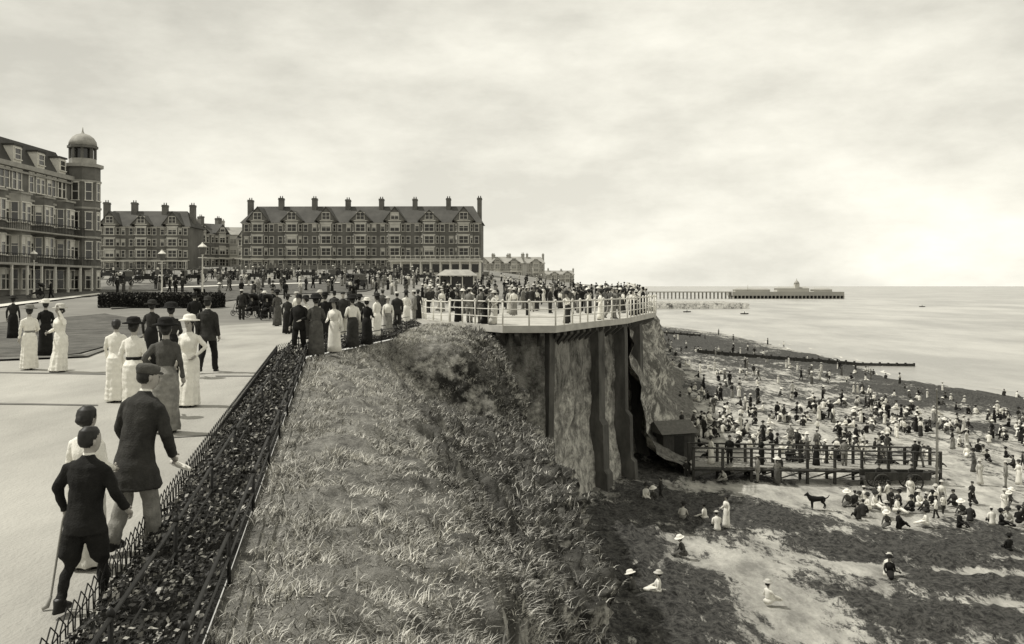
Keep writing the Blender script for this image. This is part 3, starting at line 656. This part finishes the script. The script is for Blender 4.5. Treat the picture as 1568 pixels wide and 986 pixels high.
def bath_chair(px,py,rot):
    x,y,z=loc(px,py); P=empty('bath_chair',(x,y,z+.03),rot); mb=MB()
    wheel(mb,-.36,-.1,.36,.34,1,.02,12);wheel(mb,.36,-.1,.36,.34,1,.02,12);wheel(mb,0,.85,.2,.18,1,.02,8)
    mb.box(-.28,.28,-.3,.3,.42,.52,0); mb.box(-.3,.3,-.38,-.28,.42,1.1,0); mb.box(-.31,-.26,-.3,.3,.5,.75,0); mb.box(.26,.31,-.3,.3,.5,.75,0); mb.box(-.22,.22,.3,.75,.25,.3,0)
    mb.loft([(0,-.35,1.1,.3,.1),(0,-.2,1.35,.32,.3),(0,-.1,1.48,.26,.3),(0,-.1,1.5,.05,.1)],10,0)
    mb.tube([(0,.85,.38),(0,.7,.75),(0,.35,.95)],.015,5,1); mb.tube([(-.25,-.35,.9),(-.25,-.65,1.0),(.25,-.65,1.0),(.25,-.35,.9)],.015,5,1)
    mk('chair',mb,['leather','iron_dark'],P)
    put(SW[3],0,-.1,.42,1.6,0,P,'seated_passenger'); put(LM[1],0,-1.0,0,1.75,0,P,'attendant')
bath_chair(385,488,rad(160)); bath_chair(408,490,rad(175)); bath_chair(300,470,rad(170)); bath_chair(538,462,rad(170)); bath_chair(60,458,rad(120)); bath_chair(372,484,rad(150))
# ---------- beach walkway, cart, hut, flagpole ----------
ax,ay,az=loc(1062,738,BZ); bx,by_,bz=loc(1440,742,BZ)
W=empty('wooden_jetty'); mb=MB(); n=9
for i in range(n+1):
    t=i/n; x=ax+(bx-ax)*t; y=ay+(by_-ay)*t; z=az+(bz-az)*t
    for dy in(0,1.5): mb.box(x-.08,x+.08,y+dy-.08,y+dy+.08,z-.6,z+2.15)
    if i<n:
        x2=ax+(bx-ax)*(i+1)/n;y2=ay+(by_-ay)*(i+1)/n;z2=az+(bz-az)*(i+1)/n
        for dy in (0,1.5): mb.tube([(x,y+dy-.1,z+.3),(x2,y2+dy-.1,z2+.85)],.045,4,0,False)
        for hh,w in((2.1,.055),(1.55,.04),(.82,.1)):
            for dy in(-.1,1.6): mb.tube([(x,y+dy,z+hh),(x2,y2+dy,z2+hh)],w,4,0,False)
mk('frame',mb,['wood_dark'],W)
mb=MB(); K=int((bx-ax)/.2)
for i in range(K):
    t=i/K; x=ax+(bx-ax)*t; y=ay+(by_-ay)*t; z=az+(bz-az)*t+.93; mb.box(x,x+.17,y-.05,y+1.6,z,z+.04+random.uniform(0,.01))
mk('deck_planks',mb,['wood_pale'],W)
for k in range(7):
    t=random.uniform(.05,.95); me,h=rp(); put(me,ax+(bx-ax)*t,ay+(by_-ay)*t+.8,az+(bz-az)*t+.97,h,random.uniform(0,6.28),BC,'figure')
x,y,z=loc(1430,745,BZ); mb=MB(); mb.loft([(0,0,-.4,.09,.09),(0,0,3,.07,.07),(0,0,6.2,.035,.035),(0,0,6.22,.08,.08),(0,0,6.35,.03,.03)],8,0); mb.tube([(.05,0,6),(.12,0,3),(.08,0,1)],.01,4,0); mk('flagpole',mb,['wood_pale'],None,(x,y-.4,z))
for px,rr in ((1395,90),(1345,90)):
    x,y,z=loc(px,752,BZ); P=empty('beach_cart',(x,y,z+.12),rad(rr)); mb=MB(); wheel(mb,-.6,0,.5,.5,0,.05,12); wheel(mb,.6,0,.5,.5,0,.05,12); mb.box(-.5,.5,-1,1,.62,.72,0)
    for sx in(-.5,.45): mb.box(sx,sx+.05,-1,1,.72,1.1,0); mb.tube([(sx,1,.66),(sx,2.3,.5)],.035,5,0)
    mb.box(-.45,.45,-1,-.95,.72,1.1,0); mk('cart_body',mb,['wood_dark'],P)
    put(SW[1],0,0,.7,1.6,1.6,P,'driver')
x,y,z=loc(1040,706,BZ); P=empty('beach_hut',(x,y,z),rad(20)); mb=MB(); mb.box(-1.2,1.2,0,2,0,1.9,0); mb.box(-.35,.35,-.03,.01,.05,1.7,1); mk('walls',mb,['wood_dark','leather'],P)
mb=MB(); mb.add([(-1.4,-.2,1.85),(1.4,-.2,1.85),(1.4,2.2,1.85),(-1.4,2.2,1.85),(-1.4,1,2.6),(1.4,1,2.6)],[(0,1,5,4),(2,3,4,5),(0,4,3),(1,2,5),(3,2,1,0)]); mk('roof',mb,['canvas'],P)
# ---------- lamps ----------
def lamp(px,py,H):
    x,y,z=loc(px,py); P=empty('street_lamp',(x,y,z)); mb=MB()
    mb.loft([(0,0,0,.2,.2),(0,0,.25,.2,.2),(0,0,.3,.12,.12),(0,0,.9,.1,.1),(0,0,1,.07,.07),(0,0,H-1,.05,.05),(0,0,H-.9,.1,.1),(0,0,H-.85,.06,.06)],10,0); mb.tube([(-.35,0,H-1.15),(.35,0,H-1.15)],.025,5,0); mk('post',mb,['rail_white'],P)
    mb=MB(); mb.loft([(0,0,H-.85,.18,.18),(0,0,H-.8,.22,.22),(0,0,H-.3,.34,.34)],6,1,False); mb.loft([(0,0,H-.3,.38,.38),(0,0,H-.22,.34,.34),(0,0,H-.05,.12,.12),(0,0,H+.1,.03,.03)],6,0,False); mk('lantern',mb,['frame_white','canvas'],P)
lamp(310,470,5.1); lamp(248,462,4.6); lamp(52,457,4.6)
P=loc(238,472); mb=MB()
mb.box(-4.4,4.4,-1.4,1.4,0,1.0,0)
for k in range(5200):
    a=random.choice('tfs'); u=random.uniform(-4.5,4.5);v=random.uniform(-1.5,1.5)
    p=Vector((u,v,1.0+random.uniform(-.1,.22))) if a=='t' else Vector((u,-1.4-random.uniform(-.02,.14),random.uniform(0,1.05))) if a=='f' else Vector((random.choice((-4.45,4.45)),v,random.uniform(0,1.05)))
    s=random.uniform(.05,.1); nn=Vector((random.gauss(0,1),random.gauss(0,1),random.gauss(0,1))).normalized();u_=nn.orthogonal().normalized();w_=nn.cross(u_); mb.add([p-u_*s,p-w_*s,p+u_*s,p+w_*s],[(0,1,2,3)],0 if random.random()<.85 else 1)
mk('clipped_hedge',mb,['hedge_soil','blade_dark'],None,(P[0],P[1]+1.5,P[2]))
# ---------- buildings ----------
def win(mb,x,z,w,h,y=0,fr=.14,mg=1,mf=2):
    mb.box(x-w/2,x+w/2,y-.03,y+.01,z,z+h,mg)
    mb.box(x-w/2-fr,x-w/2,y-.10,y+.01,z,z+h,mf); mb.box(x+w/2,x+w/2+fr,y-.10,y+.01,z,z+h,mf)
    mb.box(x-w/2-fr-.05,x+w/2+fr+.05,y-.14,y+.01,z+h,z+h+fr*1.2,mf); mb.box(x-w/2-fr-.08,x+w/2+fr+.08,y-.2,y+.01,z-fr,z,mf)
    mb.box(x-w/2,x+w/2,y-.06,y-.032,z+h*.5-.04,z+h*.5+.04,mf)
    if w>1.3: mb.box(x-.05,x+.05,y-.065,y-.033,z,z+h,mf)
    r=random.random()
    if r<.35: mb.box(x-w/2+.02,x+w/2-.02,y-.05,y-.031,z+h*(.55+.3*random.random()),z+h-.02,mf)
def chimney(mb,x,y,z0,z1,w,d,m,mp):
    mb.box(x-w/2,x+w/2,y-d/2,y+d/2,z0,z1,m); mb.box(x-w/2-.1,x+w/2+.1,y-d/2-.1,y+d/2+.1,z1-.3,z1-.12,m); mb.box(x-w/2-.06,x+w/2+.06,y-d/2-.06,y+d/2+.06,z1,z1+.1,m)
    k=max(2,int(w/.45))
    for i in range(k): xx=x-w/2+(i+.5)*w/k; mb.loft([(xx,y,z1+.1,.14,.14),(xx,y,z1+.6,.1,.1),(xx,y,z1+.62,.13,.13)],6,mp)
def terrace(name,x,y,rot,units,uw,H,st,roofh,depth=11,mats=('h_brick','h_glass','h_trim','h_roof'),zb=None,chh=1.8,seed=0,gab=True,ends=True):
    rr=random.Random(seed); z=zb if zb is not None else G(x,y)-.3
    P=empty(name,(x,y,z),rot); L=units*uw; mats=list(mats)
    mb=MB(); mb.box(0,L,0,depth,-3,H,0); sh=H/st
    mb.box(-.1,L+.1,-.22,-.002,H-.25,H+.05,2)
    for s in range(1,st): mb.box(-.05,L+.05,-.12,-.003,s*sh-.1,s*sh+.06,2 if s==1 else 0)
    for u in range(units):
        c=(u+.5)*uw; bw=uw*.2
        mb.prism([(c-bw*1.35,.01),(c-bw*.85,-1.2),(c+bw*.85,-1.2),(c+bw*1.35,.01)],0,H+.3,0); mb.prism([(c-bw*1.45,.02),(c-bw*.9,-1.32),(c+bw*.9,-1.32),(c+bw*1.45,.02)],H+.3,H+.5,2)
        for s in range(st):
            z0=s*sh+sh*.28; hh=sh*.56
            win(mb,c,z0,bw*1.25,hh,-1.2,.18)
            for sg in(-1,1):
                a=math.atan2(1.2,bw*.5)
                mb.M=Matrix.Translation((c+sg*bw*1.1,-.6,0))@Matrix.Rotation(sg*a,4,'Z'); win(mb,0,z0,.75,hh,0,.12); mb.M=None
            mb.box(c-bw*.9,c+bw*.9,-1.29,-1.203,(s+1)*sh-.2,(s+1)*sh+.02,2)
            for xx in (c-uw*.37,c+uw*.37): win(mb,xx,z0,uw*.1,hh,0,.13)
        mb.box(c+uw*.44-.1,c+uw*.44+.1,-1.4,-1.2,0,sh*.85,2)
        mb.box(c-bw*1.3,c+bw*1.3,-2.4,-1.5,sh*.86,sh*.9,2)
    mb.box(0,L,-1.5,-1.35,sh*.86,sh*.96,2)
    mk('facade',mb,mats,P)
    mb=MB(); rz=H+roofh; o=roofh*.5 if ends else 0
    mb.add([(-.4,-.4,H),(L+.4,-.4,H),(L+.4,depth+.4,H),(-.4,depth+.4,H),(o,depth*.45,rz),(L-o,depth*.45,rz)],[(0,1,5,4),(2,3,4,5),(0,4,3),(1,2,5),(3,2,1,0)],3)
    if gab:
        for u in range(units):
            c=(u+.5)*uw; w=uw*.3; gz=H+roofh*(.85 if u%2==0 else .66); y0=-1.25
            mb.add([(c-w,y0,H+.5),(c+w,y0,H+.5),(c,y0,gz),(c-w,depth*.4,H+.5),(c+w,depth*.4,H+.5),(c,depth*.4,gz)],[(0,1,2),(5,4,3),(0,3,4,1)],0)
            for sg in(-1,1):
                mb.add([(c+sg*(w+.3),y0-.25,H+.35),(c,y0-.25,gz+.12),(c,depth*.42,gz+.12),(c+sg*(w+.3),depth*.42,H+.35),(c+sg*(w+.3),y0-.25,H+.15),(c,y0-.25,gz-.1),(c,depth*.42,gz-.1),(c+sg*(w+.3),depth*.42,H+.15)],[(0,1,2,3),(7,6,5,4),(0,4,5,1)],3)
            win(mb,c,H+.75,w*.7,roofh*.34,y0,.14)
    mk('roof',mb,mats,P)
    mb=MB()
    for u in range(units+1): 
        xx=min(L-.6,max(.6,u*uw)); chimney(mb,xx,depth*.42,H+.5,rz+chh+rr.uniform(-.3,.3),1.0,1.8,0,0)
    mk('chimneys',mb,mats,P); return P
terrace('terrace_hotel',-62,210,rad(-1),7,7.85,10.9,4,4.2,seed=1,chh=1.6)
terrace('seaside_villa',-91,200,rad(3),3,6.7,9.8,4,3.8,seed=2,chh=1.5)
terrace('brick_townhouse',-98,262,rad(12),3,7,9,3,3,seed=3,gab=False,mats=('haze_brick','haze_glass','haze_frame','haze_roof'))
terrace('brick_townhouse',-90,240,rad(50),3,6,9.5,3,3.2,seed=4,mats=('h_brick','h_glass','haze_frame','h_roof'))
terrace('brick_townhouse',-75,250,rad(-20),2,6,8,3,3,seed=6,mats=('haze_brick','h_glass','haze_frame','h_roof'))
far=('haze_brick','haze_glass','haze_frame','haze_roof')
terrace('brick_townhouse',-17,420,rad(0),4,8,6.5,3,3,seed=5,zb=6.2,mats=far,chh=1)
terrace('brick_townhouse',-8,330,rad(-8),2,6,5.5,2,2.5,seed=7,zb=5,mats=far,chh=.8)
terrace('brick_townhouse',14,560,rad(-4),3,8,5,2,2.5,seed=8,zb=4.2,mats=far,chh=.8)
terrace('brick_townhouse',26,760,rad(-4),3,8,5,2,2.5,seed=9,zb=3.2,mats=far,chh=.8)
mb=MB()
for i in range(30):
    x=-62+i*1.9; mb.box(x,x+1.7,203,203.25,G(x,203)-1,G(x,203)+1.0,0); mb.box(x+1.7,x+1.9,202.95,203.3,G(x,203)-1,G(x,203)+1.35,1)
mk('garden_wall',mb,['h_brick','stone_trim'])
z=G(-15,186)-.4; P=empty('white_pavilion',(-24.5,186,z)); mb=MB()
mb.box(0,18,0,7,-.5,3.2,0); mb.box(-.4,18.4,-1.6,7.4,3.2,3.5,0); mb.box(-.5,18.5,-1.7,7.5,3.5,3.62,2)
for i in range(10): mb.box(i*2-.1 if i else .0,i*2+.1,-1.4,-1.2,0,3.2,0)
for i in range(9): mb.box(i*2+.3,i*2+1.7,-.06,.01,1.0,2.7,1)
for i in range(19): mb.box(i-.04,i+.04,-1.4,-1.32,3.62,4.3,0)
mb.box(0,18.,-1.42,-1.3,4.3,4.38,0); mk('pavilion_building',mb,['frame_white','h_glass','stone_trim'],P)
x,y,z=loc(700,449); P=empty('promenade_shelter',(x,y,z)); mb=MB()
for xx in(-2.2,-.75,.75,2.2):
    for yy_ in(-1,1): mb.box(xx-.06,xx+.06,yy_-.06,yy_+.06,0,2.3,0)
mb.box(-2.2,2.2,-.04,.04,.0,2.2,1); mb.box(-2.1,2.1,-.6,-.1,.4,.48,0); mk('frame',mb,['frame_white','h_glass'],P)
mb=MB(); mb.add([(-2.7,-1.5,2.3),(2.7,-1.5,2.3),(2.7,1.5,2.3),(-2.7,1.5,2.3),(-1.6,0,3.1),(1.6,0,3.1)],[(0,1,5,4),(2,3,4,5),(0,4,3),(1,2,5),(3,2,1,0)]); mk('roof',mb,['stone_trim'],P)
# left hotel with corner turret
HB=1.2
P=empty('seafront_hotel',(-53,66,HB),rad(90)); mb=MB(); L=44; H=14.2; st=4; sh=H/st
mb.box(0,L,0,14,-2,H,0)
mb.box(-.2,L+.1,-.5,-.002,H-.35,H+.15,3); mb.box(-.2,L+.1,-.3,-.003,H-.8,H-.6,3)
for s in (1,2,3): mb.box(-.1,L+.05,-.16,-.004,s*sh-.15,s*sh+.1,3)
n=9; uw=L/n
for u in range(n):
    c=(u+.5)*uw
    mb.prism([(c-1.5,.01),(c-1.0,-1.0),(c+1.0,-1.0),(c+1.5,.01)],0,sh*3+.4,3 if u in(4,6) else 0); mb.box(c-1.2,c+1.2,-1.15,-.0,sh*3+.4,sh*3+.6,3)
    for s in range(st):
        z0=s*sh+.95;hh=sh*.58
        yb=-1.0 if s<3 else 0
        for dx in(-.5,.5): win(mb,c+dx,z0,.7,hh,yb,.11,1,2)
        win(mb,c-uw*.4,z0,.8,hh,0,.12); win(mb,c+uw*.4,z0,.8,hh,0,.12) if u%2 else None
        if s<3:
            for sg in(-1,1):
                mb.M=Matrix.Translation((c+sg*1.25,-.5,0))@Matrix.Rotation(sg*math.atan2(1,.5),4,'Z'); win(mb,0,z0,.6,hh,0,.08); mb.M=None
mb.box(0,L,-1.9,-.0,sh*2-.1,sh*2+.05,3); 
mb.box(0,L,-2.6,-.0,sh-.15,sh+.08,3)
mk('facade',mb,['brick','glass','frame_white','stone_trim'],P)
mb=MB()
for i in range(int(L/.35)):
    x=i*.35; mb.box(x,x+.04,-1.85,-1.81,sh*2+.05,sh*2+1.0,0); mb.box(x,x+.04,-2.55,-2.51,sh+.08,sh+1.0,0)
mb.box(0,L,-1.87,-1.79,sh*2+1,sh*2+1.06,0); mb.box(0,L,-2.57,-2.49,sh+1,sh+1.06,0)
for i in range(16): x=i*L/15.; mb.box(x-.1,x+.1,-2.55,-2.35,0,sh-.15,1)
mk('balconies',mb,['iron_dark','frame_white'],P)
mb=MB()
mb.add([(-.2,0,H+.15),(L,0,H+.15),(L,14,H+.15),(-.2,14,H+.15),(-.2,1.6,H+3),(L-.6,1.6,H+3),(L-.6,12,H+3),(-.2,12,H+3)],[(0,1,5,4),(1,2,6,5),(2,3,7,6),(3,0,4,7),(4,5,6,7)],0)
for u in range(n):
    c=(u+.5)*uw; mb.box(c-.8,c+.8,-.1,1.6,H+.2,H+2.0,2); win(mb,c,H+.6,1.1,1.1,-.1,.1); mb.box(c-.95,c+.95,-.25,1.7,H+2.0,H+2.2,0)
mk('mansard_roof',mb,['roof_slate','glass','frame_white'],P)
mb=MB()
for xx in (6,16,22,28.5,31.5): chimney(mb,xx,3.,H+1,H+5.4,1.6,1.,0,0)
mk('chimneys',mb,['brick'],P)
mb=MB(); tx,ty=L+1.6,-.6
def octo(r,k=8): return [(tx+r*math.cos(2*math.pi*(i+.5)/k),ty+r*math.sin(2*math.pi*(i+.5)/k)) for i in range(k)]
mb.prism(octo(2.0),-1.,15.6,0)
for z_ in(sh,2*sh,3*sh,13.9): mb.prism(octo(2.12),z_-.12,z_+.12,3)
mb.prism(octo(2.35),15.6,16.0,3)
for k in range(8):
    a=2*math.pi*k/8
    mb.M=Matrix.Translation((tx,ty,0))@Matrix.Rotation(a+math.pi/2,4,'Z')
    for s in range(4): win(mb,0,s*sh+.95,.7,sh*.58,-1.848,.09)
    mb.M=None
mb.prism(octo(1.55),16.0,16.7,3); mb.prism(octo(1.0),16.7,18.0,1)
for x_,y_ in octo(1.4): mb.box(x_-.13,x_+.13,y_-.13,y_+.13,16.7,18.0,0)
mb.prism(octo(1.75),18.0,18.3,0)
mb.loft([(tx,ty,18.3,1.65,1.65,.03),(tx,ty,18.8,1.57,1.57,.03),(tx,ty,19.3,1.25,1.25,.03),(tx,ty,19.65,.8,.8,.03),(tx,ty,19.85,.2,.2),(tx,ty,20.1,.1,.1),(tx,ty,20.6,.04,.04)],32,4,True,pl=8)
mk('corner_turret',mb,['brick','glass','frame_white','stone_trim','stone_trim'],P)
# ---------- pier ----------
s=.727; P=empty('distant_pier'); mb=MB(); Y=1018
MZ=Matrix.Translation((0,0,SEA))@Matrix.Diagonal((1,1,1.1,1)); mb.M=MZ
def PX(a): return (a-784)*s
mb.box(PX(985),PX(1125),Y,Y+6,6.2,7.2,0)
for i in range(24): x=PX(988)+i*4.3; mb.box(x-.3,x+.3,Y,Y+6,-2,6.2,0)
mb.box(PX(1120),PX(1290),Y-6,Y+22,3.0,7.0,0)
for i in range(30): x=PX(1122)+i*4.2; mb.box(x-.5,x+.5,Y-6,Y+20,-2,3.0,0)
mk('deck',mb,['pier_haze_dark'],P); mb=MB(); mb.M=MZ
for a,b,h in((1126,1180,2.2),(1190,1240,3.4),(1246,1275,2.2)): 
    mb.box(PX(a),PX(b)-.5,Y,Y+12,7.0,7.0+h,0); mb.add([(PX(a)-1,Y-1,7+h),(PX(b)+.3,Y-1,7+h),(PX(b)+.3,Y+13,7+h),(PX(a)-1,Y+13,7+h),(PX(a)+3,Y+6,8.6+h),(PX(b)-3,Y+6,8.6+h)],[(0,1,5,4),(2,3,4,5),(0,4,3),(1,2,5)],1)
x=PX(1221); mb.box(x-2.5,x+2.5,Y,Y+5,10.4,15,0); mb.loft([(x,Y+2.5,15,3.2,3.2),(x,Y+2.5,17,2.4,2.4),(x,Y+2.5,18.2,.8,.8),(x,Y+2.5,20.5,.1,.1)],10,1)
mb.tube([(PX(1145),Y,8),(PX(1145),Y,14)],.3,5,0); mk('pavilions',mb,['pier_haze_light','pier_haze_dark'],P)
for px,py in((1140,481),(1052,478),(1412,470)):
    D=14.7*F/(py-HZ); x=(px-CX)/F*D; mb=MB(); mb.loft([(0,0,-.2,1.2,.3),(0,0,.1,2.0,.6),(0,0,.55,2.3,.75),(0,0,.5,2.1,.6)],12,0); mb.tube([(0,0,.3),(0,0,1.2)],[.25,.15],6,1); mb.loft([(0,0,1.2,.1,.1),(0,0,1.35,.13,.13),(0,0,1.5,.05,.05)],6,1); mk('rowing_boat',mb,['wood_dark','cloth_dark'],None,(x,D,zs))
# ---------- world ----------
w=bpy.data.worlds.new('World'); bpy.context.scene.world=w; w.use_nodes=True; bg=w.node_tree.nodes['Background']
N,L,tc,nz,mth,mr,mix,bump=nodekit(w.node_tree)
EL=rad(57)
sk=N.new('ShaderNodeTexSky'); sk.sky_type='NISHITA'; sk.sun_disc=False; sk.sun_elevation=EL; sk.sun_rotation=rad(-83); sk.dust_density=2.
bw=N.new('ShaderNodeRGBToBW'); L.new(sk.outputs[0],bw.inputs[0])
sx=N.new('ShaderNodeSeparateXYZ'); L.new(tc.outputs['Generated'],sx.inputs[0])
cn=mth('ADD',nz(2.6,9,.6,(1,1,2.6),'Generated'),mth('MULTIPLY',nz(8.,6,.6,(1,1,2.4),'Generated'),.35))
veil=mr(cn,.56,.84,5.7,8.3)
shade=mth('MULTIPLY',mr(sx.outputs[2],.02,.35,1.38,1.12),mr(sx.outputs[0],-.5,.2,.85,1.02))
v=mth('MULTIPLY',mth('ADD',mth('MULTIPLY',bw.outputs[0],.22),mth('MULTIPLY',veil,.92)),shade)
cc=N.new('ShaderNodeCombineColor')
for i,k in enumerate((1.,.972,.855)): L.new(mth('MULTIPLY',v,k),cc.inputs[i])
L.new(cc.outputs[0],bg.inputs[0]); bg.inputs[1].default_value=.1
sun=bpy.data.lights.new('sun','SUN'); sun.energy=3.7; sun.angle=rad(.6); sun.color=(1,.97,.9); so=bpy.data.objects.new('sun',sun); link(so)
d=Vector((math.cos(EL),-math.cos(EL)*.12,-math.sin(EL))); so.rotation_euler=d.to_track_quat('-Z','Y').to_euler(); so.location=(-20,0,30)
cam=bpy.data.cameras.new('camera'); co=bpy.data.objects.new('camera',cam); link(co); co.location=(0,0,CZ); co.rotation_euler=(rad(90),0,0)
cam.sensor_width=36; cam.lens=36*F/1568; cam.shift_y=-56/1568; cam.clip_start=.05; cam.clip_end=20000
bpy.context.scene.camera=co
bpy.context.scene.view_settings.view_transform='Standard'
